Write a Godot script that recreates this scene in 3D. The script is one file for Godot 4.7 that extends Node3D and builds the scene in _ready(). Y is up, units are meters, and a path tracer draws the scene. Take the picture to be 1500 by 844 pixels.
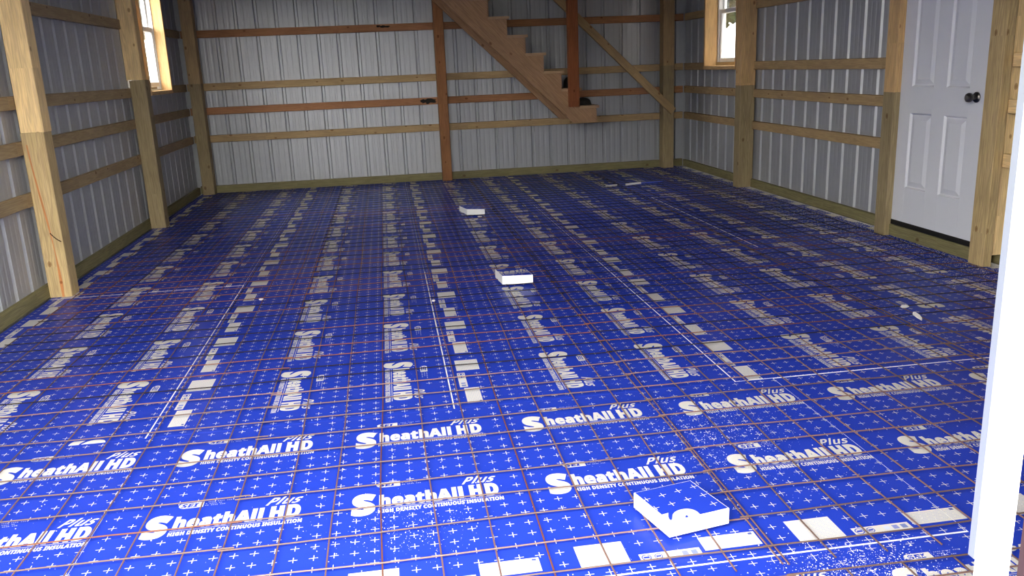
extends Node3D
# Inside of a post-frame building before the slab is poured: printed foam boards, wire mesh, steel siding, stair.

const XL := -2.136      # inner faces of the left posts
const XR := 3.674       # inner faces of the right posts
const GL := -2.276      # inner faces of the left girts
const GR := 3.814
const ZB := -10.717     # inner faces of the back girts
const GT := 0.038       # girt thickness
const TOP := 3.1
const ZF := -0.80       # front wall, outside face
const GIRTS := [0.694, 1.02, 1.301, 1.902]   # top edges
const GH := 0.084

var rng := RandomNumberGenerator.new()
var noise := FastNoiseLite.new()
var M := {}

# ------------------------------------------------------------------ naming
func tag(o: Node, label := "", category := "", group := "", kind := "") -> Node:
	if label: o.set_meta("label", label)
	if category: o.set_meta("category", category)
	if group: o.set_meta("group", group)
	if kind: o.set_meta("kind", kind)
	return o

func base(called: String, at := Vector3.ZERO) -> Node3D:
	var o := Node3D.new()
	o.name = numbered(called, self)
	add_child(o, true)
	o.position = at
	return o

var taken := {}
func numbered(called: String, parent: Node) -> String:
	var key := str(parent.get_instance_id()) + called
	var k: int = taken.get(key, 0)
	taken[key] = k + 1
	return called if k == 0 else "%s_%03d" % [called, k]

func put(called: String, mesh: Mesh, mat: Material, parent: Node = null, at := Vector3.ZERO) -> MeshInstance3D:
	var o := MeshInstance3D.new()
	var p: Node = parent if parent else self
	o.name = numbered(called, p)
	o.mesh = mesh
	if mat: o.material_override = mat
	p.add_child(o, true)
	o.position = at
	return o

# ------------------------------------------------------------------ geometry
func new_st() -> SurfaceTool:
	var st := SurfaceTool.new()
	st.begin(Mesh.PRIMITIVE_TRIANGLES)
	return st

func tri(st: SurfaceTool, p: Array, n: Vector3, uv: Array) -> void:
	var order := [0, 1, 2]
	if (p[1] - p[0]).cross(p[2] - p[0]).dot(n) > 0.0: order = [0, 2, 1]
	for i in order:
		st.set_normal(n)
		st.set_uv(uv[i])
		st.add_vertex(p[i])

func quad(st: SurfaceTool, a: Vector3, b: Vector3, c: Vector3, d: Vector3, n: Vector3, uv := [Vector2(0, 0), Vector2(1, 0), Vector2(1, 1), Vector2(0, 1)]) -> void:
	tri(st, [a, b, c], n, [uv[0], uv[1], uv[2]])
	tri(st, [a, c, d], n, [uv[0], uv[2], uv[3]])

# bar from a to b, w across side, d across the third way; long edges chamfered; uv along the grain
func add_bar(st: SurfaceTool, a: Vector3, b: Vector3, side: Vector3, w: float, d: float, ch := 0.004) -> void:
	var ax := (b - a).normalized()
	var s := (side - ax * side.dot(ax)).normalized()
	var t := ax.cross(s)
	var L := a.distance_to(b)
	var hw := w * 0.5
	var hd := d * 0.5
	var ring := [Vector2(-hw + ch, -hd), Vector2(hw - ch, -hd), Vector2(hw, -hd + ch), Vector2(hw, hd - ch), Vector2(hw - ch, hd), Vector2(-hw + ch, hd), Vector2(-hw, hd - ch), Vector2(-hw, -hd + ch)]
	var off := Vector2(rng.randf(), rng.randf())
	var run := 0.0
	for i in 8:
		var p: Vector2 = ring[i]
		var q: Vector2 = ring[(i + 1) % 8]
		var len := p.distance_to(q)
		var dp := (q - p).normalized()
		var n := (s * dp.y - t * dp.x).normalized()
		var pm := (p + q) * 0.5
		if n.dot(s * pm.x + t * pm.y) < 0.0: n = -n
		var u0 := run / 0.3 + off.x
		var u1 := (run + len) / 0.3 + off.x
		quad(st, a + s * p.x + t * p.y, a + s * q.x + t * q.y, b + s * q.x + t * q.y, b + s * p.x + t * p.y, n, [Vector2(u0, off.y), Vector2(u1, off.y), Vector2(u1, off.y + L / 1.2), Vector2(u0, off.y + L / 1.2)])
		run += len
	for e in [[a, -ax], [b, ax]]:
		for i in range(1, 7):
			var f := func(k): return e[0] + s * ring[k].x + t * ring[k].y
			var g := func(k): return Vector2(ring[k].x * 1.1 + off.x, ring[k].y * 0.25 + off.y)
			tri(st, [f.call(0), f.call(i), f.call(i + 1)], e[1], [g.call(0), g.call(i), g.call(i + 1)])

func bar(called: String, parent: Node, a: Vector3, b: Vector3, side: Vector3, w: float, d: float, mat: Material, ch := 0.004) -> MeshInstance3D:
	var c := (a + b) * 0.5
	var st := new_st()
	add_bar(st, a - c, b - c, side, w, d, ch)
	return put(called, st.commit(), mat, parent, c)

# axis-aligned box between two corners, as a bar along its longest side
func add_box(st: SurfaceTool, lo: Vector3, hi: Vector3, ch := 0.002) -> void:
	var s := hi - lo
	var c := (lo + hi) * 0.5
	ch = minf(ch, minf(s.x, minf(s.y, s.z)) * 0.3)
	if s.x >= s.y and s.x >= s.z: add_bar(st, Vector3(lo.x, c.y, c.z), Vector3(hi.x, c.y, c.z), Vector3.UP, s.y, s.z, ch)
	elif s.y >= s.z: add_bar(st, Vector3(c.x, lo.y, c.z), Vector3(c.x, hi.y, c.z), Vector3.RIGHT, s.x, s.z, ch)
	else: add_bar(st, Vector3(c.x, c.y, lo.z), Vector3(c.x, c.y, hi.z), Vector3.UP, s.y, s.x, ch)

func box(called: String, parent: Node, lo: Vector3, hi: Vector3, mat: Material, ch := 0.002) -> MeshInstance3D:
	var c := (lo + hi) * 0.5
	var st := new_st()
	add_box(st, lo - c, hi - c, ch)
	return put(called, st.commit(), mat, parent, c)

# profile of Vector2(radius, along) turned round axis
func add_lathe(st: SurfaceTool, prof: Array, at: Vector3, axis: Vector3, seg := 24) -> void:
	var s := axis.cross(Vector3(0.31, 0.52, 0.79)).normalized()
	var t := axis.cross(s)
	for i in prof.size() - 1:
		var p: Vector2 = prof[i]
		var q: Vector2 = prof[i + 1]
		var d := (q - p).normalized()
		for k in seg:
			var a0 := TAU * k / seg
			var a1 := TAU * (k + 1) / seg
			var r0 := s * cos(a0) + t * sin(a0)
			var r1 := s * cos(a1) + t * sin(a1)
			var n := ((r0 + r1).normalized() * d.y - axis * d.x).normalized()
			quad(st, at + r0 * p.x + axis * p.y, at + r1 * p.x + axis * p.y, at + r1 * q.x + axis * q.y, at + r0 * q.x + axis * q.y, n)

# flat outline in the x-y plane pushed along z from z0 to z1
func add_prism(st: SurfaceTool, pts: PackedVector2Array, z0: float, z1: float) -> void:
	var idx := Geometry2D.triangulate_polygon(pts)
	var g := func(p: Vector2): return Vector2(p.y, p.x) * Vector2(3.33, 0.83)
	for i in range(0, idx.size(), 3):
		var a := pts[idx[i]]
		var b := pts[idx[i + 1]]
		var c := pts[idx[i + 2]]
		# grain runs along the slope of the board
		var rot := func(p: Vector2): return Vector2((p.x + p.y) * 2.3, (p.x - p.y) * 0.6)
		var uv := [rot.call(a), rot.call(b), rot.call(c)]
		tri(st, [Vector3(a.x, a.y, z1), Vector3(b.x, b.y, z1), Vector3(c.x, c.y, z1)], Vector3(0, 0, 1), uv)
		tri(st, [Vector3(a.x, a.y, z0), Vector3(b.x, b.y, z0), Vector3(c.x, c.y, z0)], Vector3(0, 0, -1), uv)
	var sgn := -1.0 if Geometry2D.is_polygon_clockwise(pts) else 1.0
	for i in pts.size():
		var a := pts[i]
		var b := pts[(i + 1) % pts.size()]
		var d := (b - a).normalized()
		var n := Vector3(d.y, -d.x, 0) * sgn
		quad(st, Vector3(a.x, a.y, z0), Vector3(b.x, b.y, z0), Vector3(b.x, b.y, z1), Vector3(a.x, a.y, z1), n, [g.call(a), g.call(b), g.call(b) + Vector2(0.1, 0), g.call(a) + Vector2(0.1, 0)])

# ------------------------------------------------------------------ textures
func text_image(s: String, embolden: float, sz := 160, spacing := 0, face := "Droid Sans", weight := 700) -> Image:
	var f := SystemFont.new()
	f.font_names = PackedStringArray([face])
	f.font_weight = weight
	var fv := FontVariation.new()
	fv.base_font = f
	fv.variation_embolden = embolden
	fv.spacing_glyph = spacing
	var line := TextLine.new()
	line.add_string(s, fv, sz)
	var ts := TextServerManager.get_primary_interface()
	var im := Image.create_empty(int(line.get_size().x) + 120, sz * 2, false, Image.FORMAT_RGBA8)
	im.fill(Color(1, 1, 1, 0))
	var pen := Vector2(60, sz * 1.3)
	for gl in ts.shaped_text_get_glyphs(line.get_rid()):
		var fr: RID = gl["font_rid"]
		var sv := Vector2i(sz, 0)
		ts.font_render_glyph(fr, sv, gl["index"])
		var r: Rect2 = ts.font_get_glyph_uv_rect(fr, sv, gl["index"])
		var ti := ts.font_get_glyph_texture_idx(fr, sv, gl["index"])
		if r.size.x > 0 and ti >= 0:
			var g := ts.font_get_texture_image(fr, sv, ti).get_region(Rect2i(r))
			g.convert(Image.FORMAT_RGBA8)
			im.blend_rect(g, Rect2i(Vector2i.ZERO, g.get_size()), Vector2i(pen + ts.font_get_glyph_offset(fr, sv, gl["index"])))
		pen.x += gl["advance"] + spacing * 0.0
	var used := im.get_used_rect()
	return im.get_region(used)

# text stretched into the rectangle x0..x1, y0..y1 (pixels); slant leans it to the right
func draw_text(dst: Image, s: String, x0: float, y0: float, x1: float, y1: float, col: Color, embolden := 0.6, slant := 0.0, face := "Droid Sans", weight := 700) -> void:
	var im := text_image(s, embolden, 160, 0, face, weight)
	var w := int(x1 - x0)
	var h := int(y1 - y0)
	im.resize(maxi(1, w), maxi(1, h), Image.INTERPOLATE_LANCZOS)
	for y in im.get_height():
		for x in im.get_width():
			var c := im.get_pixel(x, y)
			im.set_pixel(x, y, Color(col.r, col.g, col.b, clampf(c.a, 0, 1)))
	for y in h:
		dst.blend_rect(im, Rect2i(0, y, w, 1), Vector2i(int(x0 + slant * (h - y)), int(y0) + y))

# one repeat of the print on the boards: 0.645 m along the text, 1.22 m across the board
const TW := 1024
const TH := 1936
const PER := 0.645
func board_print() -> ImageTexture:
	var im := Image.create_empty(TW, TH, false, Image.FORMAT_RGBA8)
	var blue := Color(0.135, 0.225, 0.665)
	var white := Color(0.785, 0.78, 0.77)
	im.fill(blue)
	var k := TW / PER
	var X := func(u: float): return u * k
	var Y := func(v: float): return TH - v * k
	# crosses
	var pitch := PER / 11.0
	for j in 21:
		for i in 11:
			var u := (i + 0.35) * pitch
			var v := (j + 0.35) * pitch
			var skip := false
			for b in [0.46, 0.94]:
				if v > b - 0.012 and v < b + 0.15 and u < 0.51: skip = true
				if v > b + 0.14 and v < b + 0.2 and ((u > 0.06 and u < 0.26) or (u > 0.37 and u < 0.51)): skip = true
			if v > 0.045 and v < 0.165 and u < 0.16: skip = true
			if v > 0.045 and v < 0.13 and u > 0.17 and u < 0.55: skip = true
			if skip: continue
			var a := 0.0135 * k
			im.fill_rect(Rect2i(int(X.call(u) - a), int(Y.call(v)) - 2, int(a * 2), 4), white)
			im.fill_rect(Rect2i(int(X.call(u)) - 2, int(Y.call(v) - a), 4, int(a * 2)), white)
	for b in [0.462, 0.938]:
		draw_text(im, "S", X.call(0.002), Y.call(b + 0.133), X.call(0.081), Y.call(b - 0.005), white, 1.9)
		draw_text(im, "heathAll", X.call(0.091), Y.call(b + 0.116), X.call(0.368), Y.call(b + 0.036), white, 1.4)
		draw_text(im, "HD", X.call(0.388), Y.call(b + 0.118), X.call(0.486), Y.call(b + 0.036), white, 1.45)
		draw_text(im, "Plus", X.call(0.366), Y.call(b + 0.176), X.call(0.470), Y.call(b + 0.126), white, 0.0, 0.5)
		im.fill_rect(Rect2i(int(X.call(0.087)), int(Y.call(b + 0.032)), int(0.4 * k), 4), white)
		draw_text(im, "HIGH DENSITY CONTINUOUS INSULATION", X.call(0.087), Y.call(b + 0.024), X.call(0.494), Y.call(b + 0.001), white, 1.0)
		# maker's mark: white lozenge with letters, three lines of small print beside it
		for y in int(0.034 * k):
			var rel := y / (0.034 * k)
			var inset := 0.02 * (1.0 - sqrt(maxf(0.0, 1.0 - pow(2.0 * rel - 1.0, 2)))) + 0.008 * rel
			im.fill_rect(Rect2i(int(X.call(0.078 + inset)), int(Y.call(b + 0.198)) + y, int((0.084 - inset) * k), 1), white)
		draw_text(im, "SEI", X.call(0.09), Y.call(b + 0.193), X.call(0.142), Y.call(b + 0.169), blue, 0.8, 0.15)
		for j in 3:
			var w: float = [0.085, 0.055, 0.07][j]
			for q in int(w / 0.006):
				if (q * 7 + j * 3) % 5 != 0:
					im.fill_rect(Rect2i(int(X.call(0.168 + q * 0.006)), int(Y.call(b + 0.195 - j * 0.011)), int(0.004 * k), 6), Color(0.6, 0.63, 0.82))
	# data panels along the edge of the board
	im.fill_rect(Rect2i(int(X.call(0.006)), int(Y.call(0.157)), int(0.142 * k), int(0.108 * k)), white)
	im.fill_rect(Rect2i(int(X.call(0.178)), int(Y.call(0.083)), int(0.18 * k), int(0.036 * k)), white)
	im.fill_rect(Rect2i(int(X.call(0.37)), int(Y.call(0.128)), int(0.172 * k), int(0.066 * k)), white)
	var pale := Color(0.66, 0.68, 0.78)
	for j in 13:
		for q in 22:
			if (q * 5 + j * 7) % 6 != 0:
				im.fill_rect(Rect2i(int(X.call(0.013 + q * 0.006)), int(Y.call(0.150 - j * 0.0076)), int(0.0045 * k), 4), pale)
	for j in 7:
		for q in 25:
			if (q * 3 + j * 5) % 7 != 0:
				im.fill_rect(Rect2i(int(X.call(0.378 + q * 0.006)), int(Y.call(0.12 - j * 0.0076)), int(0.0045 * k), 4), pale)
	im.fill_rect(Rect2i(int(X.call(0.522)), int(Y.call(0.124)), int(0.012 * k), int(0.01 * k)), Color(0.3, 0.35, 0.6))
	for c in [[0.197, 0.014], [0.232, 0.012]]:
		var cx: float = X.call(c[0])
		var cy: float = Y.call(0.065)
		var r: float = c[1] * k
		for y in range(-int(r), int(r)):
			for x in range(-int(r), int(r)):
				var d := Vector2(x, y).length()
				if d < r and (d > r * 0.8 or (absi(y) < r * 0.3 and absi(x) < r * 0.6)): im.set_pixel(int(cx) + x, int(cy) + y, blue)
	for j in 3: im.fill_rect(Rect2i(int(X.call(0.275 + j * 0.027)), int(Y.call(0.075)), int(0.018 * k), int(0.02 * k)), [Color(0.75, 0.77, 0.85), Color(0.5, 0.53, 0.75), Color(0.45, 0.5, 0.7)][j])
	return ImageTexture.create_from_image(im)

# wood grain, light to be tinted; 0.3 m across, 1.2 m along
func wood_grain(seed_: int, knots: int, contrast: float) -> ImageTexture:
	var w := 192
	var h := 768
	var im := Image.create_empty(w, h, false, Image.FORMAT_RGBA8)
	var r := RandomNumberGenerator.new()
	r.seed = seed_
	var n1 := FastNoiseLite.new()
	n1.seed = seed_
	n1.frequency = 0.01
	var kn := []
	for i in knots: kn.append([r.randf() * w, r.randf() * h, 4.0 + r.randf() * 5.0])
	for y in h:
		for x in w:
			var a := TAU * x / w
			var sx := cos(a) * 60.0
			var sz := sin(a) * 60.0
			var push := 0.0
			var dark := 0.0
			for q in kn:
				var dx: float = x - q[0]
				var dy: float = (y - q[1]) * 0.6
				if absf(dx) < 40.0 and absf(dy) < 40.0:
					var d := sqrt(dx * dx + dy * dy)
					push += 14.0 * exp(-d / (q[2] * 1.6)) * signf(dx)
					if d < q[2]: dark = maxf(dark, 0.55 * (1.0 - d / q[2] * 0.5))
			var slow := n1.get_noise_3d(sx * 1.4 + push, y * 0.12, sz * 1.4)
			var rings := sin((slow * 9.0 + (x + push) * 0.11) * 2.6)
			var fine := n1.get_noise_3d(sx * 14.0, y * 0.35, sz * 14.0)
			var blot := n1.get_noise_3d(sx * 0.6 + 300.0, y * 0.4, sz * 0.6)
			var v := 0.92 + contrast * (0.075 * rings + 0.10 * fine + 0.10 * blot)
			var c := Color(v, v * (0.985 + 0.03 * rings * contrast * 0.5), v * (0.95 + 0.05 * fine))
			c = c.lerp(Color(0.42, 0.27, 0.17), dark)
			im.set_pixel(x, y, Color(clampf(c.r, 0, 1), clampf(c.g, 0, 1), clampf(c.b, 0, 1)))
	return ImageTexture.create_from_image(im)

func wood(tint: Color, tex: Texture2D, rough := 0.75) -> StandardMaterial3D:
	var m := StandardMaterial3D.new()
	m.albedo_color = tint
	m.albedo_texture = tex
	m.roughness = rough
	m.metallic_specular = 0.3
	return m

func plain(c: Color, rough := 0.8, metal := 0.0, spec := 0.5) -> StandardMaterial3D:
	var m := StandardMaterial3D.new()
	m.albedo_color = c
	m.roughness = rough
	m.metallic = metal
	m.metallic_specular = spec
	return m

func noise_map(freq: float, normal: bool, strength := 1.0, size := 256) -> NoiseTexture2D:
	var n := FastNoiseLite.new()
	n.seed = 5
	n.frequency = freq
	n.fractal_octaves = 4
	var t := NoiseTexture2D.new()
	t.width = size
	t.height = size
	t.seamless = true
	t.noise = n
	t.as_normal_map = normal
	t.bump_strength = strength
	return t

func make_materials() -> void:
	var g1 := wood_grain(11, 3, 0.6)
	var g2 := wood_grain(23, 2, 0.75)
	M.pale = wood(Color(1.0, 0.88, 0.67), g1)
	M.pale_warm = wood(Color(0.88, 0.74, 0.55), g1)
	M.treated = wood(Color(0.65, 0.59, 0.47), g2)
	M.treated_tan = wood(Color(0.80, 0.71, 0.54), g2)
	M.green = wood(Color(0.54, 0.52, 0.39), g2)
	M.girt = wood(Color(0.70, 0.62, 0.49), g1)
	M.girt_tan = wood(Color(0.74, 0.64, 0.49), g1)
	M.girt_red = wood(Color(0.70, 0.51, 0.38), g1)
	M.post_red = wood(Color(0.62, 0.44, 0.31), g1)
	M.post_deep = wood(Color(0.58, 0.35, 0.23), g1)
	M.stair = wood(Color(0.72, 0.58, 0.46), g2)
	M.stair_nose = wood(Color(0.78, 0.66, 0.54), g1)
	M.ceiling = wood(Color(0.36, 0.31, 0.26), g2)
	var film := plain(Color.WHITE, 0.26)
	film.albedo_texture = board_print()
	film.metallic_specular = 0.18
	M.film = film
	M.eps = plain(Color(0.93, 0.93, 0.93), 0.85)
	var e := noise_map(0.09, true, 2.0)
	M.eps.normal_enabled = true
	M.eps.normal_texture = e
	M.eps.normal_scale = 0.4
	M.eps.uv1_triplanar = true
	M.eps.uv1_scale = Vector3(6, 6, 6)
	M.steel = plain(Color(0.645, 0.655, 0.675), 0.36, 0.2)
	M.steel_grime = M.steel
	M.wire_dust = plain(Color(0.36, 0.28, 0.25), 0.65, 0.1)
	M.wire_rust = plain(Color(0.40, 0.23, 0.15), 0.75, 0.1)
	M.wire_dark = plain(Color(0.13, 0.11, 0.105), 0.75, 0.0, 0.25)
	M.wire_pink = plain(Color(0.44, 0.33, 0.30), 0.6, 0.1)
	M.white_paint = plain(Color(0.86, 0.87, 0.90), 0.45)
	M.vinyl = plain(Color(0.9, 0.9, 0.9), 0.4)
	M.black = plain(Color(0.025, 0.025, 0.03), 0.6)
	M.rubber = plain(Color(0.04, 0.035, 0.03), 0.7)
	M.nickel = plain(Color(0.42, 0.41, 0.40), 0.28, 1.0)
	M.zinc = plain(Color(0.62, 0.65, 0.70), 0.4, 0.7)
	M.ground = plain(Color(0.47, 0.45, 0.42), 0.95)
	M.ground.albedo_texture = noise_map(0.05, false)
	M.ground.uv1_triplanar = true
	M.ground.uv1_world_triplanar = true
	M.ground.uv1_scale = Vector3(0.8, 0.8, 0.8)
	M.outside = plain(Color(0.24, 0.17, 0.16), 0.5)
	M.leaf = plain(Color(0.15, 0.215, 0.085), 0.8, 0.0, 0.2)
	M.leaf.backlight_enabled = true
	M.leaf.backlight = Color(0.07, 0.10, 0.03)
	M.bark = plain(Color(0.3, 0.25, 0.2), 0.9)
	var glass := plain(Color(0.95, 0.98, 0.97, 0.06), 0.02)
	glass.transparency = BaseMaterial3D.TRANSPARENCY_ALPHA
	M.glass = glass
	M.crack = plain(Color(0.24, 0.15, 0.09), 0.9)
	M.stain = wood(Color(0.80, 0.55, 0.36), g1)
	M.soot = wood(Color(0.17, 0.16, 0.15), g1)
	M.scrap = plain(Color(0.92, 0.92, 0.93), 0.6)
	M.blue_film = plain(Color(0.2, 0.3, 0.8), 0.3)

# ------------------------------------------------------------------ steel siding
# strip of ribbed sheet along dir from u0 to u1; ribs stand outwards (out); openings are [u0, u1, y0, y1]
func rib_depth(u: float) -> float:
	var p := 0.2325
	var a := fposmod(u + p * 0.5, p) - p * 0.5
	var d := 0.016 * clampf((0.024 - absf(a)) / 0.012, 0.0, 1.0)
	for c in [p * 0.36, -p * 0.36]:
		d += 0.0016 * clampf((0.016 - absf(a - c)) / 0.008, 0.0, 1.0)
	return d

func siding_panel(parent: Node, o: Vector3, dir: Vector3, out: Vector3, u0: float, u1: float, y0: float, y1: float, openings: Array, mat: Material) -> void:
	var us := [u0, u1]
	var p := 0.2325
	for k in range(int(floor(u0 / p)) - 1, int(ceil(u1 / p)) + 2):
		for c in [0.024, 0.012, -0.012, -0.024, p * 0.36 - 0.016, p * 0.36 - 0.008, p * 0.36 + 0.008, p * 0.36 + 0.016, -p * 0.36 - 0.016, -p * 0.36 - 0.008, -p * 0.36 + 0.008, -p * 0.36 + 0.016]:
			us.append(k * p + c)
	for q in openings: us.append_array([q[0], q[1]])
	us = us.filter(func(u): return u >= u0 - 1e-5 and u <= u1 + 1e-5)
	us.sort()
	var c := o + dir * (u0 + u1) * 0.5 + Vector3.UP * y0
	var st := new_st()
	for i in us.size() - 1:
		var a: float = us[i]
		var b: float = us[i + 1]
		if b - a < 1e-4: continue
		var spans := [[y0, y1]]
		for q in openings:
			if (a + b) * 0.5 > q[0] and (a + b) * 0.5 < q[1]: spans = [[y0, q[2]], [q[3], y1]]
		var pa := o + dir * a + out * rib_depth(a) - c
		var pb := o + dir * b + out * rib_depth(b) - c
		var n := (pb - pa).normalized().cross(Vector3.UP)
		if n.dot(out) > 0: n = -n
		for s in spans:
			if s[1] - s[0] < 0.01: continue
			quad(st, pa + Vector3.UP * s[0], pb + Vector3.UP * s[0], pb + Vector3.UP * s[1], pa + Vector3.UP * s[1], n)
			var th := -n * 0.0009
			quad(st, pa + th + Vector3.UP * s[0], pb + th + Vector3.UP * s[0], pb + th + Vector3.UP * s[1], pa + th + Vector3.UP * s[1], -n)
	put("siding_panel", st.commit(), mat, parent, c)

func siding(parent: Node, o: Vector3, dir: Vector3, out: Vector3, L: float, y0: float, y1: float, openings: Array) -> void:
	var u := 0.0
	var w := 0.93
	while u < L - 0.01:
		siding_panel(parent, o, dir, out, u, minf(u + w, L), y0, y1, openings, M.steel)
		u += w

# ------------------------------------------------------------------ floor
# kind: T print runs across the room, L along it with the text's top to the right, F turned end for end
func foam_board(label: String, x0: float, x1: float, z0: float, z1: float, kind: String, start: float, inset := [0.0008, 0.0008, 0.0008, 0.0008], v0 := 0.0, vw := 0.0) -> void:
	var o := base("insulation_board", Vector3((x0 + x1) * 0.5, -0.05, (z0 + z1) * 0.5))
	tag(o, label, "foam board", "printed blue foam boards covering the floor")
	var c := Vector3((x0 + x1) * 0.5, -0.05, (z0 + z1) * 0.5)
	var lo := Vector3(x0 + 0.0006, -0.05, z0 + 0.0006) - c
	var hi := Vector3(x1 - 0.0006, -0.0012, z1 - 0.0006) - c
	var st := new_st()
	add_box(st, lo, hi, 0.0005)
	put("foam_core", st.commit(), M.eps, o)
	var a0: float = x0 + inset[0]
	var a1: float = x1 - inset[1]
	var b0: float = z0 + inset[2]
	var b1: float = z1 - inset[3]
	var uv := func(x: float, z: float) -> Vector2:
		if kind == "T": return Vector2((x - start) / PER, 1.0 - (z1 - z) / (z1 - z0))
		if kind == "L": return Vector2((z - start) / 0.652, 1.0 - (x - (x0 if vw == 0.0 else v0)) / ((x1 - x0) if vw == 0.0 else vw))
		return Vector2((start - z) / 0.66, 1.0 - ((v0 if vw else x1) - x) / ((x1 - x0) if vw == 0.0 else vw))
	st = new_st()
	var P := [Vector2(a0, b0), Vector2(a1, b0), Vector2(a1, b1), Vector2(a0, b1)]
	var top := []
	var bot := []
	var uvs := []
	for p in P:
		top.append(Vector3(p.x, 0.0, p.y) - c)
		bot.append(Vector3(p.x, -0.0011, p.y) - c)
		uvs.append(uv.call(p.x, p.y))
	quad(st, top[0], top[1], top[2], top[3], Vector3.UP, uvs)
	quad(st, bot[0], bot[1], bot[2], bot[3], Vector3.DOWN, uvs)
	for i in 4:
		var j := (i + 1) % 4
		var n: Vector3 = [Vector3(0, 0, -1), Vector3(1, 0, 0), Vector3(0, 0, 1), Vector3(-1, 0, 0)][i]
		quad(st, top[i], top[j], bot[j], bot[i], n, [uvs[i], uvs[j], uvs[j], uvs[i]])
	put("printed_facing", st.commit(), M.film, o)

# height of the lying mesh over the boards
func lie(x: float, z: float) -> float:
	return 0.0055 + 0.0045 * (0.5 + 0.5 * noise.get_noise_2d(x * 260.0, z * 260.0)) + 0.004 * (0.5 + 0.5 * noise.get_noise_2d(x * 70.0 + 900.0, z * 70.0))

func add_wire(st: SurfaceTool, pts: Array, r: float, c: Vector3) -> void:
	var seg := 5
	for i in pts.size() - 1:
		var a: Vector3 = pts[i] - c
		var b: Vector3 = pts[i + 1] - c
		var ax := (b - a).normalized()
		var s := ax.cross(Vector3.UP).normalized()
		var t := s.cross(ax)
		for k in seg:
			var a0 := TAU * k / seg
			var a1 := TAU * (k + 1) / seg
			var r0 := s * cos(a0) + t * sin(a0)
			var r1 := s * cos(a1) + t * sin(a1)
			quad(st, a + r0 * r, a + r1 * r, b + r1 * r, b + r0 * r, (r0 + r1).normalized())

func mesh_sheet(label: String, x0: float, x1: float, z0: float, z1: float, zoff: float, lift: float) -> void:
	var pitch := 0.1575
	var o := base("wire_mesh_sheet", Vector3((x0 + x1) * 0.5, 0, (z0 + z1) * 0.5))
	tag(o, label, "wire mesh", "rusty wire mesh sheets lying on the floor")
	var c := o.position
	var sway := rng.randf() * 10.0
	var pick := func(x: float, z: float) -> Material:
		var q := rng.randf()
		var rusty := exp(-(pow((x + 0.4) / 1.3, 2) + pow((z + 5.6) / 2.0, 2)))
		if q < rusty * 0.6: return M.wire_rust
		if z < -6.8: return M.wire_dark if q < 0.85 else M.wire_dust
		if z > -3.6: return M.wire_pink if q < 0.55 else M.wire_dust
		return [M.wire_dust, M.wire_dark, M.wire_dark, M.wire_rust, M.wire_dark][int(q * 4.99)]
	var nx := int(round((x1 - x0) / pitch))
	for i in nx + 1:
		var x := x0 + i * pitch
		if x > x1 + 0.01: break
		var pts := []
		var z := z0
		while z < z1 + 0.001:
			var xx := x + 0.006 * sin(z * 1.3 + i * 1.7 + sway) + 0.003 * sin(z * 4.1 + i)
			pts.append(Vector3(xx, lie(xx, z) + lift, z))
			z += pitch * 0.5
		var st := new_st()
		add_wire(st, pts, 0.0026, c)
		put("wire", st.commit(), pick.call(x, (z0 + z1) * 0.5), o)
	var z := z1 - zoff
	var k := 0
	while z > z0 - 0.001:
		var pts := []
		var x := x0 - 0.012
		while x < x1 + 0.02:
			var zz := z + 0.007 * sin(x * 1.7 + k * 2.3 + sway) + 0.003 * sin(x * 5.3 + k)
			pts.append(Vector3(x, lie(x, zz) + lift + 0.004, zz))
			x += pitch * 0.5
		var st := new_st()
		add_wire(st, pts, 0.0026, c)
		put("wire", st.commit(), pick.call((x0 + x1) * 0.5, z), o)
		z -= pitch
		k += 1

func offcut(called: String, label: String, corner: Vector3, ex: Vector3, ez: Vector3, h: float, uv0: Vector2, ud: Vector2) -> void:
	var ctr := corner + (ex + ez) * 0.5
	var o := base(called, Vector3(ctr.x * 0.99, 0.0145, ctr.z * 0.99))
	tag(o, label, "foam offcut", "white foam offcuts on the floor")
	var P := [-(ex + ez) * 0.5, (ex - ez) * 0.5, (ex + ez) * 0.5, (ez - ex) * 0.5]
	var st := new_st()
	for i in 4:
		var a: Vector3 = P[i]
		var b: Vector3 = P[(i + 1) % 4]
		var n := (b - a).cross(Vector3.UP).normalized()
		if n.dot(a + b) < 0: n = -n
		quad(st, a, b, b + Vector3.UP * h, a + Vector3.UP * h, n)
	quad(st, P[0], P[1], P[2], P[3], Vector3.DOWN)
	quad(st, P[0] + Vector3.UP * h, P[1] + Vector3.UP * h, P[2] + Vector3.UP * h, P[3] + Vector3.UP * h, Vector3.UP)
	put("foam_core", st.commit(), M.eps, o)
	st = new_st()
	var uvs := []
	var top := []
	var s := 0.97
	for p in P:
		top.append(p * s + Vector3.UP * (h + 0.0012))
		# print square to the sheet, turned with the block
		var q := Vector2(p.dot(ex.normalized()), p.dot(ez.normalized()))
		var along := q.x * ud.x + q.y * ud.y
		var up := -q.x * ud.y + q.y * ud.x
		uvs.append(Vector2((uv0.x + along) / PER, 1.0 - (uv0.y + up) / 1.22))
	quad(st, top[0], top[1], top[2], top[3], Vector3.UP, uvs)
	for i in 4:
		var j := (i + 1) % 4
		var n: Vector3 = ((top[j] - top[i]) as Vector3).cross(Vector3.UP).normalized()
		if n.dot(top[i] + top[j] - Vector3.UP * 2.0 * (h + 0.001)) < 0: n = -n
		quad(st, top[i], top[j], top[j] - Vector3.UP * 0.0011, top[i] - Vector3.UP * 0.0011, n, [uvs[i], uvs[j], uvs[j], uvs[i]])
	put("printed_facing", st.commit(), M.film, o)

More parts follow.
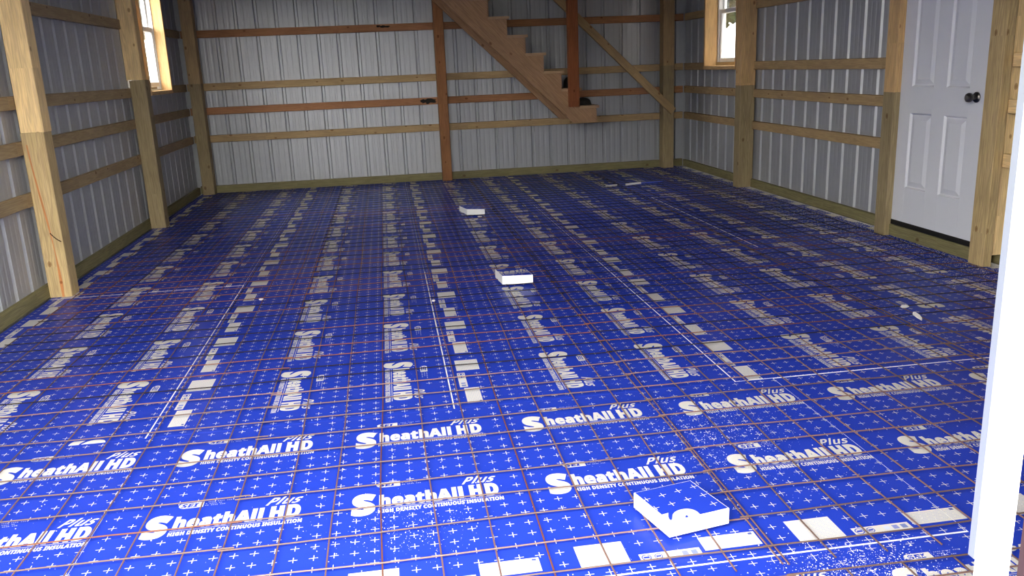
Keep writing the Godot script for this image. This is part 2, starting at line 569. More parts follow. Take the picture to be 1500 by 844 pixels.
func crumbs(called: String, label: String, n: int, size0: float, size1: float, where: Callable) -> void:
	var bm := BoxMesh.new()
	bm.size = Vector3(1, 0.3, 1)
	bm.material = M.scrap
	var mm := MultiMesh.new()
	mm.transform_format = MultiMesh.TRANSFORM_3D
	mm.mesh = bm
	mm.instance_count = n
	for i in n:
		var p: Vector2 = where.call()
		var s := lerpf(size0, size1, pow(rng.randf(), 3.0))
		var b := Basis.from_euler(Vector3(0, rng.randf() * TAU, 0)).scaled(Vector3(s, s, s * (0.6 + rng.randf())))
		mm.set_instance_transform(i, Transform3D(b, Vector3(p.x, s * 0.15, p.y)))
	var o := MultiMeshInstance3D.new()
	o.name = called
	o.multimesh = mm
	add_child(o, true)
	tag(o, label, "foam crumbs", "", "stuff")

# ------------------------------------------------------------------ timber
func post(called: String, label: String, lo: Vector3, hi: Vector3, splice: float, low_mat: Material, up_mat: Material, shift := Vector3.ZERO) -> Node3D:
	var o := base(called, Vector3((lo.x + hi.x) * 0.5, lo.y, (lo.z + hi.z) * 0.5))
	tag(o, label, "post", "timber posts of the frame")
	var c := o.position
	var st := new_st()
	add_box(st, lo - c, Vector3(hi.x, splice, hi.z) - c, 0.005)
	put("lower_length", st.commit(), low_mat, o)
	st = new_st()
	add_box(st, Vector3(lo.x, splice + 0.001, lo.z) + shift - c, hi + shift - c, 0.005)
	put("upper_length", st.commit(), up_mat, o)
	return o

func side_girts(wall: Node, x: float, sgn: float, z0: float, z1: float, tops: Array, mats: Array) -> void:
	for i in tops.size():
		var y1: float = tops[i]
		var xa := minf(x, x + sgn * GT)
		var ln := bar("wall_girt", wall, Vector3(xa + GT * 0.5, y1 - GH * 0.5, z0), Vector3(xa + GT * 0.5, y1 - GH * 0.5, z1), Vector3.UP, GH, GT, mats[i % mats.size()])
		ln.rotation.x = (rng.randf() - 0.5) * 0.002

func _ready() -> void:
	rng.seed = 7
	noise.seed = 3
	noise.frequency = 0.01
	# ---- camera
	var cam := Camera3D.new()
	cam.name = "camera"
	cam.position = Vector3(0, 1.3603, 0)
	cam.rotation = Vector3(-0.2570, -0.1382, -0.0422)
	cam.fov = rad_to_deg(2.0 * atan(422.0 / 1239.5))
	cam.near = 0.05
	cam.far = 200.0
	add_child(cam)
	cam.current = true
	# ---- overcast sky, exposure
	var sky_mat := ProceduralSkyMaterial.new()
	sky_mat.sky_top_color = Color(1.0, 0.985, 0.955)
	sky_mat.sky_horizon_color = Color(1.0, 0.985, 0.955)
	sky_mat.sky_curve = 0.3
	sky_mat.ground_bottom_color = Color(0.5, 0.5, 0.5)
	sky_mat.ground_horizon_color = Color(0.7, 0.7, 0.7)
	sky_mat.sun_angle_max = 1.0
	var sky := Sky.new()
	sky.sky_material = sky_mat
	var env := Environment.new()
	env.background_mode = Environment.BG_SKY
	env.sky = sky
	env.background_energy_multiplier = 1.0
	env.tonemap_mode = Environment.TONE_MAPPER_LINEAR
	env.tonemap_exposure = 22.0
	env.sdfgi_enabled = true
	env.ssao_enabled = true
	env.ssil_enabled = true
	var we := WorldEnvironment.new()
	we.name = "world"
	we.environment = env
	add_child(we)
	make_materials()
	build_shell()
	build_floor()
	build_posts()
	build_stairs()
	build_door()
	build_windows()
	tree_belt()
	build_mesh()
	build_small()

func build_shell() -> void:
	var g := box("ground", null, Vector3(-30, -0.4, -40), Vector3(34, -0.12, 27), M.ground)
	tag(g, "bare gravel ground outside and under the building", "ground", "", "structure")
	var fl := box("floor", null, Vector3(-2.35, -0.119, -10.8), Vector3(3.9, -0.0505, ZF), M.ground)
	tag(fl, "packed gravel bed under the blue foam boards", "floor", "", "structure")
	var ce := box("ceiling", null, Vector3(-2.45, TOP, -10.9), Vector3(3.99, TOP + 0.1, ZF + 0.02), M.ceiling)
	tag(ce, "wooden ceiling deck above the frame", "ceiling", "", "structure")
	# left wall, seen from inside: u runs from the back (z -10.755) to the front
	var zb := ZB - GT
	var L := -zb + ZF
	var wl := base("wall_left", Vector3.ZERO)
	tag(wl, "left wall of ribbed grey steel siding on wooden girts", "wall", "", "structure")
	siding(wl, Vector3(GL - GT, 0, zb), Vector3(0, 0, 1), Vector3(-1, 0, 0), L, -0.05, TOP, [[-9.37 - zb, -8.53 - zb, 1.27, 2.42]])
	var tan3 := [M.girt, M.girt, M.girt, M.girt]
	side_girts(wl, GL, -1, -5.72, -0.97, GIRTS, tan3)
	side_girts(wl, GL, -1, -8.42, -5.721, GIRTS, tan3)
	side_girts(wl, GL, -1, ZB + 0.04, -8.421, [GIRTS[0], GIRTS[1], GIRTS[2]], tan3)
	side_girts(wl, GL, -1, ZB + 0.04, -9.385, [GIRTS[3]], tan3)
	bar("skirt_board", wl, Vector3(GL - GT * 0.5, 0.042, -5.6), Vector3(GL - GT * 0.5, 0.042, -0.97), Vector3.UP, 0.084, GT, M.green)
	bar("skirt_board", wl, Vector3(GL - GT * 0.5, 0.042, -10.68), Vector3(GL - GT * 0.5, 0.042, -5.601), Vector3.UP, 0.084, GT, M.green)
	# right wall
	var wr := base("wall_right", Vector3.ZERO)
	tag(wr, "right wall of ribbed grey steel siding on wooden girts", "wall", "", "structure")
	siding(wr, Vector3(GR + GT, 0, zb), Vector3(0, 0, 1), Vector3(1, 0, 0), L, -0.05, TOP, [[-9.6 - zb, -8.76 - zb, 1.27, 2.42], [-5.90 - zb, -4.92 - zb, 0.09, 2.24]])
	var tanr := [M.girt_tan, M.girt_tan, M.girt_tan, M.girt_tan]
	side_girts(wr, GR, 1, -8.64, -5.93, GIRTS, tanr)
	side_girts(wr, GR, 1, ZB + 0.04, -8.641, [GIRTS[0], GIRTS[1], GIRTS[2]], tanr)
	side_girts(wr, GR, 1, ZB + 0.04, -9.65, [GIRTS[3]], tanr)
	side_girts(wr, 3.738, 1, -4.735, -0.97, [0.713, 1.042, 1.315, 1.902], [M.pale])
	bar("skirt_board", wr, Vector3(GR + GT * 0.5, 0.043, -10.68), Vector3(GR + GT * 0.5, 0.043, -5.92), Vector3.UP, 0.086, GT, M.green)
	bar("skirt_board", wr, Vector3(GR + GT * 0.5, 0.040, -5.919), Vector3(GR + GT * 0.5, 0.040, -0.97), Vector3.UP, 0.08, GT, M.green)
	# back wall
	var wb := base("wall_back", Vector3.ZERO)
	tag(wb, "back wall of ribbed grey steel siding on orange-brown girts", "wall", "", "structure")
	siding(wb, Vector3(GL - GT - 0.023, 0, zb), Vector3(1, 0, 0), Vector3(0, 0, -1), GR - GL + 2 * GT + 0.046, -0.05, TOP, [])
	var bm := [M.girt_tan, M.girt_red, M.girt_tan, M.girt_red]
	for i in 4:
		for s in [[GL, 0.72], [0.721, GR]]:
			bar("wall_girt", wb, Vector3(s[0], GIRTS[i] - GH * 0.5, ZB - GT * 0.5), Vector3(s[1], GIRTS[i] - GH * 0.5, ZB - GT * 0.5), Vector3.UP, GH, GT, bm[i] if s[0] < 0 or i != 2 else M.girt_tan)
	bar("skirt_board", wb, Vector3(GL, 0.045, ZB - GT * 0.5), Vector3(0.72, 0.045, ZB - GT * 0.5), Vector3.UP, 0.09, GT, M.green)
	bar("skirt_board", wb, Vector3(0.721, 0.045, ZB - GT * 0.5), Vector3(GR, 0.045, ZB - GT * 0.5), Vector3.UP, 0.09, GT, M.green)
	for x in [GL - GT - 0.031, GR + GT + 0.0225]:
		box("corner_trim", wb, Vector3(x, -0.05, zb - 0.03), Vector3(x + 0.008, TOP, zb + 0.04), M.steel)
	# front wall round the garage opening the photograph looks through
	var wf := base("wall_front", Vector3.ZERO)
	tag(wf, "front wall round the open garage doorway", "wall", "", "structure")
	box("siding_panel", wf, Vector3(-2.36, -0.05, ZF - 0.15), Vector3(-2.1, TOP, ZF), M.outside)
	box("siding_panel", wf, Vector3(0.84, -0.05, ZF - 0.15), Vector3(3.9, TOP, ZF), M.outside)
	box("siding_panel", wf, Vector3(-2.1, 2.8, ZF - 0.15), Vector3(0.84, TOP, ZF), M.outside)

func build_floor() -> void:
	var Z := [-10.70, -8.31, -5.75, -3.26, -1.98, -0.96]
	var n := 0.0008
	var w := 0.005
	# nearest rows, print across the room
	foam_board("narrow blue board cut by the bottom edge of the picture, left part", -2.26, 0.35, Z[4], Z[5], "T", -0.85, [n, n, n, n])
	foam_board("narrow blue board at the bottom right edge, with a big letter S and foam crumbs", 0.351, 3.81, Z[4], Z[5], "T", 1.245, [n, n, n, n])
	foam_board("blue board nearest the left wall with print running across the room", -2.26, -1.0, Z[3], Z[4], "T", -0.205)
	foam_board("middle blue board with print running across the room, under the nearest white foam offcut", -0.999, 1.58, Z[3], Z[4], "T", -0.205, [n, n, n, 0.008])
	foam_board("blue board at right with print running across the room, behind the white doorway strip", 1.581, 3.81, Z[3], Z[4], "T", -0.205, [n, n, w, n])
	# boards with print along the room
	var cols := [
		["A", -2.26, -1.031, "L", -3.95, -2.25, 1.22],
		["B", -1.03, 0.189, "L", -3.90, -1.03, 1.22],
		["C", 0.19, 1.409, "L", -3.855, 0.19, 1.22],
		["D", 1.41, 2.629, "L", -3.81, 1.41, 1.22],
		["E", 2.63, 3.81, "F", -4.02, 3.87, 1.22]]
	var where := ["along the left wall", "in the second lengthwise column from the left wall", "in the middle lengthwise column", "in the fourth lengthwise column from the left", "along the right wall"]
	var row := ["against the back wall", "halfway down the room", "in its nearest row"]
	var marks := {
		"02": "blue board left of the first white seam, next to the nearest left post",
		"12": "blue board between the first and the centre white seam, near rows",
		"22": "blue board right of the centre white seam, carrying the middle foam offcut",
		"32": "blue board right of the right white seam, near the front, with lengthwise print",
		"42": "blue board with upside-down print in front of the white door, carrying two white scraps",
		"21": "blue board carrying the farthest white foam offcut near its far end"}
	for ci in 5:
		var c = cols[ci]
		for r in 3:
			var ins := [n, n, n, n]
			if r == 2 and ci in [1, 2, 3]: ins[0] = w
			if r == 2 and ci in [0, 3, 4]: ins[2 if ci == 0 else 3] = 0.012 if ci == 0 else w
			if r == 1 and ci == 4: ins = [0.009, n, 0.014, n]
			if r == 1 and ci == 3: ins[0] = 0.003
			var key := "%d%d" % [ci, r]
			var label: String = marks.get(key, "blue board %s, %s" % [where[ci], row[r]])
			foam_board(label, c[1], c[2], Z[r], Z[r + 1] - 0.001, c[3], c[4], ins, c[5], c[6])

func build_posts() -> void:
	var d := 0.14
	var p := post("wooden_post", "nearest left post, tan with a red-orange streak and pale new wood above", Vector3(XL - d, 0, -5.794 - d), Vector3(XL, TOP, -5.794), 1.073, M.treated_tan, M.pale, Vector3(0.004, 0, 0))
	# red-orange streak running down the face, and a dark curved split
	var st := new_st()
	var f := func(y: float): return Vector2(0.005 + 0.016 * sin(y * 4.0 + 0.6) - 0.03 * y, 0.003 + 0.006 * (0.5 + 0.5 * sin(y * 9.0 + 2.0 * sin(y * 3.0))) * (1.15 - y))
	var y := 0.0
	while y < 1.0:
		var a: Vector2 = f.call(y)
		var b: Vector2 = f.call(y + 0.05)
		quad(st, Vector3(a.x - a.y, y, 0), Vector3(a.x + a.y, y, 0), Vector3(b.x + b.y, y + 0.05, 0), Vector3(b.x - b.y, y + 0.05, 0), Vector3(0, 0, 1), [Vector2(0, y), Vector2(0.05, y), Vector2(0.05, y + 0.04), Vector2(0, y + 0.04)])
		y += 0.05
	put("red_streak", st.commit(), M.stain, p, Vector3(0, 0, d * 0.5 + 0.0006))
	st = new_st()
	var pts := []
	for i in 7:
		var t := i / 6.0
		pts.append(Vector3(0.002 + 0.06 * t, 0.43 - 0.09 * t + 0.03 * t * t, 0))
	add_wire(st, pts, 0.0035, Vector3.ZERO)
	put("curved_split", st.commit(), M.crack, p, Vector3(0, 0, d * 0.5))
	post("wooden_post", "second left post, beside the left window, grey-tan below pale wood", Vector3(XL - d, 0, -8.36 - d), Vector3(XL, TOP, -8.36), 1.37, M.treated, M.pale, Vector3(-0.018, 0, 0.006))
	post("wooden_post", "tan post in the far left corner", Vector3(-2.226, 0, ZB), Vector3(-2.09, TOP, -10.57), 1.30, M.treated, M.girt_tan)
	post("wooden_post", "orange-brown post in the middle of the back wall, left of the stair", Vector3(0.663, 0, ZB), Vector3(0.779, TOP, -10.57), 1.75, M.post_red, M.post_red)
	post("wooden_post", "grey-tan post in the far right corner, behind the diagonal board", Vector3(3.502, 0, ZB), Vector3(3.648, TOP, -10.57), 1.28, M.treated, M.girt_tan)
	post("wooden_post", "post beside the right window, grown pale above a grey lower length", Vector3(XR, 0, -8.57 - d), Vector3(XR + d + 0.02, TOP, -8.57), 1.06, M.treated, M.pale_warm)
	post("wooden_post", "post on the hinge side of the white door", Vector3(XR, 0, -5.97), Vector3(XR + d, TOP, -5.83), 1.057, M.treated, M.pale_warm)
	var q := base("wooden_post", Vector3(XR + 0.03, 0.06, -4.80))
	tag(q, "tan timber on the knob side of the white door, ending above the floor", "post", "timber posts of the frame")
	st = new_st()
	add_box(st, Vector3(-0.03, -0.058, -0.074), Vector3(0.031, TOP - 0.06, 0.066), 0.004)
	put("inner_timber", st.commit(), M.treated_tan, q)
	st = new_st()
	add_box(st, Vector3(0.0315, 0.01, -0.070), Vector3(0.108, TOP - 0.06, 0.05), 0.004)
	put("pale_stud", st.commit(), M.pale, q)
	# black smudges on two back girts
	for k in 2:
		var g := base("black_smudge", Vector3([0.08, 0.56][k], [1.872, 0.978][k], ZB + 0.0002))
		tag(g, ["small black smudge on the top girt of the back wall", "wide black smudge on a back girt beside the middle post"][k], "stain", "black smudges on the back girts")
		for b in 4:
			var outline := PackedVector2Array()
			var w: float = [0.07, 0.085][k] * (1.0 if b == 0 else 0.4)
			for i in 14:
				var a := TAU * i / 14.0
				outline.append(Vector2(cos(a) * w, sin(a) * [0.012, 0.026][k]) * (0.65 + 0.6 * rng.randf()))
			st = new_st()
			add_prism(st, outline, 0.0, 0.0008 + 0.0003 * b)
			put("blotch", st.commit(), M.soot, g, Vector3(0.0 if b == 0 else (rng.randf() - 0.5) * 0.15, 0.0 if b == 0 else (rng.randf() - 0.5) * 0.014, 0))

func build_stairs() -> void:
	var s := base("staircase", Vector3(2.3, 0.69, -10.2))
	tag(s, "unfinished wooden staircase rising to the left along the back wall", "staircase")
	var c := s.position
	var run := 0.2025
	var rise := 0.2035
	var n := 12
	var x0 := 2.435
	var y0 := 0.845
	var pts := PackedVector2Array()
	pts.append(Vector2(2.16, 0.69))
	pts.append(Vector2(2.44, 0.684))
	var x := x0
	var y := y0
	for i in n:
		pts.append(Vector2(x, y))
		x -= run
		pts.append(Vector2(x, y))
		y += rise
		if y > TOP - 0.02: break
	pts.append(Vector2(x, TOP - 0.012))
	pts.append(Vector2(0.72 - (TOP - 0.012 - 2.085) * 1.038, TOP - 0.012))
	for z in [[-9.81, -9.77], [-10.56, -10.52]]:
		var loc := PackedVector2Array()
		for p in pts: loc.append(p - Vector2(c.x, c.y))
		var st := new_st()
		add_prism(st, loc, z[0] - c.z, z[1] - c.z)
		put("stringer", st.commit(), M.stair, s)
	for i in 11:
		var xr := x0 - run * i
		var ty := y0 + 0.031 + rise * i
		var st := new_st()
		add_box(st, Vector3(xr - run - 0.002, ty - 0.03, -10.563) - c, Vector3(xr + 0.033, ty, -9.76) - c, 0.004)
		put("tread", st.commit(), M.stair_nose, s)
		if i > 0:
			st = new_st()
			add_box(st, Vector3(xr - 0.004, ty - rise + 0.001, -10.519) - c, Vector3(xr + 0.012, ty - 0.031, -9.812) - c, 0.002)
			put("riser", st.commit(), M.stair, s)
	var h := base("hanging_post", Vector3(2.17, 0.88, -9.72))
	tag(h, "dark orange timber hanging down in front of the stair's lowest steps", "post", "")
	var st2 := new_st()
	add_box(st2, Vector3(2.100, 0.875, -9.757) - h.position, Vector3(2.216, TOP, -9.668) - h.position, 0.005)
	put("timber", st2.commit(), M.post_deep, h)
	var a := Vector3(3.63, 0.715, -10.55)
	var dir := (Vector3(2.16, 2.125, -10.55) - a).normalized()
	var b := a + dir * ((TOP - 0.05 - a.y) / dir.y)
	tag(bar("diagonal_board", null, a, b, Vector3(0, 0, 1).cross(dir), 0.094, 0.038, M.girt_tan), "loose diagonal board sloping across the back wall down to the far right corner post", "board")
	# black bags lying on the two lowest treads
	for k in 2:
		var r: float = [0.105, 0.085][k]
		var hgt: float = [0.085, 0.135][k]
		var prof := []
		for i in 9:
			var t := i / 8.0
			prof.append(Vector2(r * cos(t * PI * 0.5) * (1.0 - 0.06 * sin(t * 9.0)), hgt * sin(t * PI * 0.5)))
		prof.push_front(Vector2(0.001, 0))
		var st := new_st()
		add_lathe(st, prof, Vector3.ZERO, Vector3.UP, 20)
		var o := put("black_bag", st.commit(), M.black, null, Vector3([2.325, 2.175][k], [0.877, 1.081][k], [-9.98, -9.98][k]))
		tag(o, ["low black bag lying on the lowest tread of the stair", "small black bag on the second tread, behind the hanging timber"][k], "bag", "black bags on the stair")

func build_door() -> void:
	var d := base("door_1", Vector3(3.73, 0.1, -5.41))
	tag(d, "white six-panel steel door in the right wall", "door", "", "structure")
	var c := d.position
	var z0 := -5.885
	var z1 := -4.90
	var y0 := 0.125
	var y1 := 2.20
	var xf := 3.724
	var st := new_st()
	add_box(st, Vector3(xf + 0.016, y0, z0) - c, Vector3(xf + 0.05, y1, z1) - c, 0.002)
	var zs := [z0, -5.695, -5.452, -5.312, -5.082, z1]
	var ys := [y0, 0.378, 0.915, 1.101, 1.80, 1.92, 2.10, y1]
	for i in [0, 2, 4]:
		add_box(st, Vector3(xf, y0, zs[i]) - c, Vector3(xf + 0.0162, y1, zs[i + 1]) - c, 0.0015)
	for j in [0, 2, 4, 6]:
		for i in [1, 3]:
			add_box(st, Vector3(xf, ys[j], zs[i] - 0.001) - c, Vector3(xf + 0.0162, ys[j + 1], zs[i + 1] + 0.001) - c, 0.0015)
	put("door_slab", st.commit(), M.white_paint, d)
	for j in [1, 3, 5]:
		for i in [1, 3]:
			# raised panel: a step in, then a wide bevel out to a flat field
			var ctr := Vector3(xf, (ys[j] + ys[j + 1]) * 0.5, (zs[i] + zs[i + 1]) * 0.5)
			var hy: float = (ys[j + 1] - ys[j]) * 0.5
			var hz: float = (zs[i + 1] - zs[i]) * 0.5
			var rings := [[0.0, 0.0005], [0.009, 0.014], [0.016, 0.014], [0.050, 0.003], [0.056, 0.003]]
			st = new_st()
			for k in rings.size() - 1:
				var a = rings[k]
				var b = rings[k + 1]
				for e in 4:
					var P := func(r, e2): return Vector3(r[1], (hy - r[0]) * [-1, 1, 1, -1][e2], (hz - r[0]) * [-1, -1, 1, 1][e2])
					var p0: Vector3 = P.call(a, e)
					var p1: Vector3 = P.call(a, (e + 1) % 4)
					var q1: Vector3 = P.call(b, (e + 1) % 4)
					var q0: Vector3 = P.call(b, e)
					var nn := (p1 - p0).cross(q0 - p0).normalized()
					if nn.x > 0: nn = -nn
					quad(st, p0, p1, q1, q0, nn)
			var i0 := 0.056
			quad(st, Vector3(0.003, -hy + i0, -hz + i0), Vector3(0.003, hy - i0, -hz + i0), Vector3(0.003, hy - i0, hz - i0), Vector3(0.003, -hy + i0, hz - i0), Vector3(-1, 0, 0))
			put("door_panel", st.commit(), M.white_paint, d, ctr - c)
	st = new_st()
	add_lathe(st, [Vector2(0, 0.0), Vector2(0.034, 0.0), Vector2(0.034, 0.006), Vector2(0.028, 0.012), Vector2(0.014, 0.016), Vector2(0.013, 0.034), Vector2(0.022, 0.038), Vector2(0.029, 0.048), Vector2(0.030, 0.058), Vector2(0.026, 0.068), Vector2(0.017, 0.074), Vector2(0.0, 0.076)], Vector3.ZERO, Vector3(-1, 0, 0), 28)
	tag(put("door_knob", st.commit(), M.nickel, d, Vector3(xf, 1.045, -5.005) - c), "dark satin metal knob")
	for yh in [0.35, 1.153, 1.95]:
		st = new_st()
		add_lathe(st, [Vector2(0, -0.05), Vector2(0.008, -0.05), Vector2(0.008, 0.05), Vector2(0, 0.05)], Vector3.ZERO, Vector3.UP, 12)
		put("hinge", st.commit(), M.zinc, d, Vector3(xf - 0.006, yh, z0 - 0.004) - c)
	st = new_st()
	add_box(st, Vector3(xf - 0.004, 0.088, z0 + 0.004) - c, Vector3(xf + 0.04, 0.1245, z1 - 0.004) - c, 0.003)
	tag(put("door_sweep", st.commit(), M.rubber, d), "black sweep along the bottom of the door")
	st = new_st()
	add_box(st, Vector3(xf - 0.012, 0.002, z0 - 0.04) - c, Vector3(xf + 0.08, 0.086, z1 + 0.03) - c, 0.004)
	tag(put("sill", st.commit(), M.green, d), "greenish timber sill under the door")
	for z in [[z0 - 0.045, z0 - 0.006], [z1 + 0.006, z1 + 0.045]]:
		st = new_st()
		add_box(st, Vector3(xf + 0.02, 0.087, z[0]) - c, Vector3(xf + 0.13, y1 + 0.04, z[1]) - c, 0.003)
		put("door_jamb", st.commit(), M.vinyl, d)
	st = new_st()
	add_box(st, Vector3(xf + 0.02, y1 + 0.005, z0 - 0.006) - c, Vector3(xf + 0.13, y1 + 0.04, z1 + 0.006) - c, 0.003)
	put("door_jamb", st.commit(), M.vinyl, d)

# window in a side wall: sgn -1 left, 1 right; z0 far side, z1 near side of the clear opening
func window(called: String, label: String, sgn: float, z0: float, z1: float) -> void:
	var xi := XL if sgn < 0 else XR         # room side of the timber box
	var xw := -2.235 if sgn < 0 else GR + 0.01
	var o := base(called, Vector3(xw, 1.26, (z0 + z1) * 0.5))
	tag(o, label, "window", "", "structure")
	var c := o.position
	var bx := func(name: String, x0: float, x1: float, ya: float, yb: float, za: float, zb: float, m: Material):
		var st := new_st()
		add_box(st, Vector3(minf(x0, x1), ya, za) - c, Vector3(maxf(x0, x1), yb, zb) - c, 0.003)
		put(name, st.commit(), m, o)
	# timber box
	bx.call("timber_jamb", xi, xw, 1.225, 2.44, z0 - 0.038, z0, M.pale_warm)
	bx.call("timber_jamb", xi, xw, 1.225, 2.44, z1, z1 + 0.02, M.pale_warm)
	bx.call("timber_sill", xi - sgn * 0.0, xw, 1.225, 1.263, z0 + 0.0005, z1 - 0.0005, M.pale_warm)
	bx.call("timber_head", xi, xw, 2.402, 2.44, z0 + 0.0005, z1 - 0.0005, M.pale_warm)
	# vinyl frame
	var xa := xw
	var xb := xw + sgn * 0.085
	var f := 0.014 if sgn < 0 else 0.035
	var sw := 0.022 if sgn < 0 else 0.04
	bx.call("window_frame", xa, xb, 1.264, 2.40, z0 + 0.001, z0 + f, M.vinyl)
	bx.call("window_frame", xa, xb, 1.264, 2.40, z1 - f, z1 - 0.001, M.vinyl)
	bx.call("window_frame", xa, xb, 1.264, 1.264 + f, z0 + f + 0.0005, z1 - f - 0.0005, M.vinyl)
	bx.call("window_frame", xa, xb, 2.40 - f, 2.40, z0 + f + 0.0005, z1 - f - 0.0005, M.vinyl)
	# lower sash stands inside of the upper one
	for k in 2:
		var sa := xw + sgn * (0.012 if k == 0 else 0.045)
		var sb := sa + sgn * 0.03
		var ya: float = [1.30, 1.83][k]
		var yb: float = [1.875, 2.364][k]
		var sash := "lower_sash" if k == 0 else "upper_sash"
		var st := new_st()
		for q in [[ya, yb, z0 + f + 0.001, z0 + f + sw], [ya, yb, z1 - f - sw, z1 - f - 0.001], [ya, ya + 0.045, z0 + f + sw + 0.0005, z1 - f - sw - 0.0005], [yb - 0.045, yb, z0 + f + sw + 0.0005, z1 - f - sw - 0.0005]]:
			add_box(st, Vector3(minf(sa, sb), q[0], q[2]) - c, Vector3(maxf(sa, sb), q[1], q[3]) - c, 0.003)
		var ring := put(sash, st.commit(), M.vinyl, o)
		st = new_st()
		add_box(st, Vector3(minf(sa + sgn * 0.013, sa + sgn * 0.017), ya + 0.044, z0 + f + sw - 0.0005) - c, Vector3(maxf(sa + sgn * 0.013, sa + sgn * 0.017), yb - 0.044, z1 - f - sw + 0.0005) - c, 0.001)
		put("pane", st.commit(), M.glass, ring)

func tree(label: String, at: Vector3, h0: float, h1: float, r: float, n: int) -> void:
	var o := base("tree", at)
	tag(o, label, "tree", "trees outside the windows")
	var st := new_st()
	add_lathe(st, [Vector2(0.0, 0), Vector2(0.16, 0), Vector2(0.12, h0), Vector2(0.05, h1 * 0.9), Vector2(0, h1 * 0.9)], Vector3.ZERO, Vector3.UP, 10)
	put("trunk", st.commit(), M.bark, o)
	st = new_st()
	for k in 2:
		var t := PI * 0.5 * k
		var s := Vector3(cos(t), 0, sin(t))
		var nn := s.cross(Vector3.UP)
		tri(st, [Vector3(0, -0.5, 0), s * 0.35 + nn * 0.06, Vector3(0, 0.5, 0)], nn, [Vector2(), Vector2(), Vector2()])
		tri(st, [Vector3(0, -0.5, 0), -s * 0.35 + nn * 0.06, Vector3(0, 0.5, 0)], nn, [Vector2(), Vector2(), Vector2()])
	var leaf := st.commit()
	leaf.surface_set_material(0, M.leaf)
	var mm := MultiMesh.new()
	mm.transform_format = MultiMesh.TRANSFORM_3D
	mm.mesh = leaf
	mm.instance_count = n
	for i in n:
		var d := Vector3(rng.randfn(), rng.randfn(), rng.randfn()).normalized() * pow(rng.randf(), 0.45)
		var p := Vector3(d.x * r, (h0 + h1) * 0.5 + d.y * (h1 - h0) * 0.5, d.z * r)
		var sc := 0.16 + 0.2 * rng.randf()
		mm.set_instance_transform(i, Transform3D(Basis.from_euler(Vector3(rng.randf() * 6, rng.randf() * 6, rng.randf() * 6)).scaled(Vector3(sc, sc, sc)), p))
	var fo := MultiMeshInstance3D.new()
	fo.name = "foliage"
	fo.multimesh = mm
	o.add_child(fo, true)
	fo.set_meta("kind", "stuff")

func build_windows() -> void:
	window("window_1", "white double-hung window in the left wall behind the second post", -1, -9.35, -8.55)
	window("window_2", "white double-hung window in the right wall near the far corner", 1, -9.61, -8.75)
	tree("leafy green tree seen through the upper sash of the right window", Vector3(6.1, -0.12, -17.6), 1.95, 6.5, 3.6, 11000)
	tree("leafy green tree outside close to the right wall, beyond the white door", Vector3(7.6, -0.12, -7.2), 0.9, 6.5, 3.0, 14000)
	tree("leafy green tree outside behind the upper sash of the left window", Vector3(-5.6, -0.12, -15.6), 1.9, 6.0, 3.4, 10000)

func tree_belt() -> void:
	var bm := BoxMesh.new()
	bm.size = Vector3(0.5, 0.32, 0.06)
	bm.material = M.leaf
	var mm := MultiMesh.new()
	mm.transform_format = MultiMesh.TRANSFORM_3D
	mm.mesh = bm
	mm.instance_count = 26000
	for i in 26000:
		var x := -34.0 + rng.randf() * 68.0
		var top := 3.5 + 0.5 * sin(x * 0.8) + 0.4 * sin(x * 2.1)
		var p := Vector3(x, -0.1 + pow(rng.randf(), 0.8) * top, 21.0 + rng.randfn() * 1.3 - 0.004 * x * x)
		mm.set_instance_transform(i, Transform3D(Basis.from_euler(Vector3(rng.randf() * 6, rng.randf() * 6, rng.randf() * 6)).scaled(Vector3.ONE * (0.7 + 0.9 * rng.randf())), p))
	var o := MultiMeshInstance3D.new()
	o.name = "tree_belt"
	o.multimesh = mm
	add_child(o, true)
	tag(o, "belt of green trees across the yard in front of the building", "trees", "", "stuff")

func build_mesh() -> void:
	var cols := [["along the left wall", -2.10, -0.545], ["left of centre", -0.572, 1.003], ["right of centre", 0.978, 2.553], ["along the right wall", 2.528, 3.63]]
	var rows := [["at the doorway, nearest", -1.87, -0.98], ["over the first printed boards", -4.99, -1.845], ["halfway down the room", -8.11, -4.965], ["at the back wall", -10.52, -8.085]]
	for r in 4:
		for k in 4:
			mesh_sheet("rusty welded wire mesh sheet %s, %s" % [cols[k][0], rows[r][0]], cols[k][1], cols[k][2], rows[r][1], rows[r][2], 0.02 if r != 1 else 0.01, 0.004 * ((k + r) % 2))

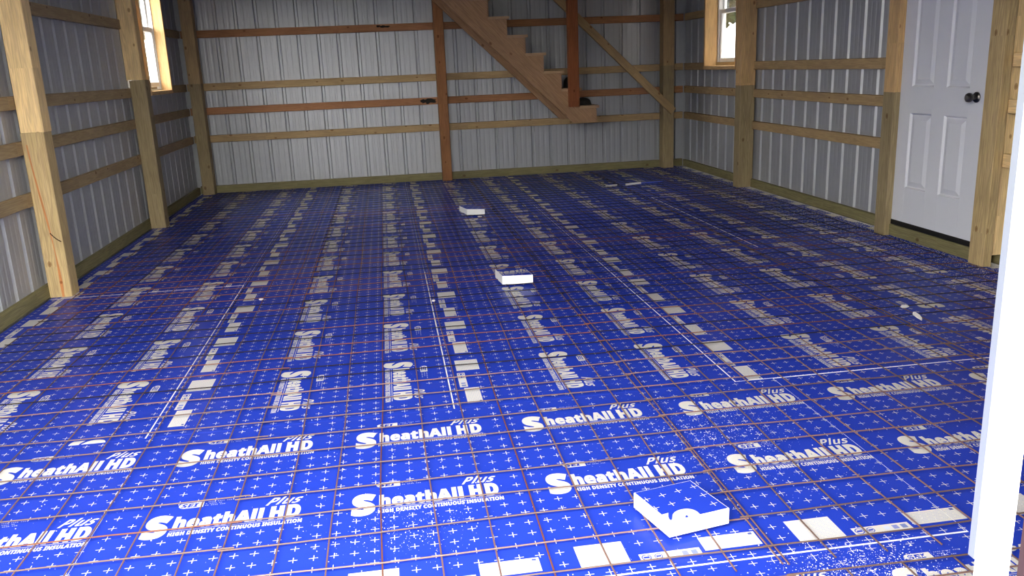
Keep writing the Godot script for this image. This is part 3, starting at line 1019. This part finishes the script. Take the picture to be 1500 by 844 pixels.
func build_small() -> void:
	# offcuts of the foam boards
	offcut("foam_offcut", "nearest white foam offcut, seen corner-on like a V with a printed top", Vector3(0.733, 0, -2.134), Vector3(0.196, 0, -0.037), Vector3(-0.051, 0, -0.189), 0.05, Vector2(-0.045, 0.585), Vector2(0, -1))
	offcut("foam_offcut", "middle white foam offcut with crinkled blue film on top", Vector3(0.668, 0, -5.23), Vector3(0.193, 0, 0.026), Vector3(-0.02, 0, -0.20), 0.055, Vector2(0.2, 0.52), Vector2(1, 0))
	offcut("foam_offcut", "farthest white foam offcut, small and grey on the dark boards", Vector3(0.706, 0, -7.968), Vector3(0.164, 0, 0.052), Vector3(-0.05, 0, -0.24), 0.052, Vector2(0.3, 0.3), Vector2(1, 0))
	# garage door track at the right edge of the doorway
	var t := base("door_track", Vector3(0.661, 0.02, -0.785))
	tag(t, "white upright door track strip with a galvanized edge, closest thing at the right", "door track")
	box("white_strip", t, Vector3(0.641, 0.02, -0.789) - t.position, Vector3(0.682, 2.6, -0.781) - t.position, M.vinyl, 0.001)
	box("galvanized_edge", t, Vector3(0.6305, 0.79, -0.788) - t.position, Vector3(0.6375, 2.6, -0.776) - t.position, M.zinc, 0.001)
	box("galvanized_edge", t, Vector3(0.6378, 0.79, -0.792) - t.position, Vector3(0.6408, 2.6, -0.780) - t.position, M.zinc, 0.0005)
	for yb in [0.12, 2.3]:
		box("bracket", t, Vector3(0.65, yb, -0.797) - t.position, Vector3(0.86, yb + 0.05, -0.790) - t.position, M.zinc, 0.001)
	# scraps
	var spots := [[2.69, -4.03, 0.06, 0.03, 0.3], [2.652, -3.86, 0.03, 0.10, -0.1], [-0.845, -5.25, 0.025, 0.02, 0.4], [0.204, -4.90, 0.03, 0.02, 0.8], [0.80, -7.72, 0.04, 0.03, 0.1]]
	var says := ["white scrap, the wider of two at right below the door", "thin white scrap, the longer of two at right below the door", "tiny white scrap on the boards left of centre, near the long orange wires", "tiny white scrap on the centre seam", "small white scrap in front of the farthest foam offcut"]
	for i in 5:
		var s = spots[i]
		var pts := PackedVector2Array()
		for k in 7:
			var a := TAU * k / 7.0
			var rr := 0.5 * (0.7 + 0.45 * rng.randf())
			pts.append(Vector2(cos(a) * s[2] * rr, sin(a) * s[3] * rr))
		var st := new_st()
		add_prism(st, pts, -0.003, 0.003)
		var o := put("foam_scrap", st.commit(), M.scrap, null, Vector3(s[0], 0.02, s[1]))
		o.rotation = Vector3(-PI / 2 + 0.15, s[4], 0)
		tag(o, says[i], "scrap", "white scraps on the floor")
	# torn strip of film by the far right corner
	var fs := base("film_strip", Vector3(2.7, 0.024, -9.14))
	tag(fs, "torn shiny strip of white and blue film near the far right corner", "film strip")
	bar("white_piece", fs, Vector3(-0.33, 0, 0.01), Vector3(-0.2, 0.002, 0.0), Vector3.UP, 0.012, 0.02, M.scrap, 0.001)
	bar("white_piece", fs, Vector3(-0.1, 0, 0.0), Vector3(0.08, 0.006, -0.02), Vector3.UP, 0.018, 0.02, M.scrap, 0.001)
	bar("blue_piece", fs, Vector3(0.082, 0.004, -0.02), Vector3(0.345, 0.0, -0.066), Vector3.UP, 0.014, 0.02, M.blue_film, 0.001)
	# loose foam crumbs
	crumbs("foam_dust", "white foam dust drifted along the foot of the right wall", 40000, 0.0009, 0.0036, func(): return Vector2(3.80 - pow(rng.randf(), 3.4) * 0.62, -1.2 - rng.randf() * 9.4))
	crumbs("foam_crumbs", "white foam crumbs strewn over the blue boards", 10000, 0.0007, 0.0030, func():
		var q := rng.randf()
		if q < 0.13: return Vector2(1.15 + rng.randfn() * 0.16, -2.75 + rng.randfn() * 0.22)
		if q < 0.30: return Vector2(1.18 + rng.randfn() * 0.13, -1.86 + rng.randfn() * 0.07)
		if q < 0.34: return Vector2(-0.02 + rng.randfn() * 0.12, -2.35 + rng.randfn() * 0.1)
		if q < 0.46: return Vector2(1.75 + rng.randfn() * 0.35, -5.2 + rng.randfn() * 0.8)
		return Vector2(-1.9 + rng.randf() * 5.6, -1.2 - pow(rng.randf(), 1.3) * 6.0))
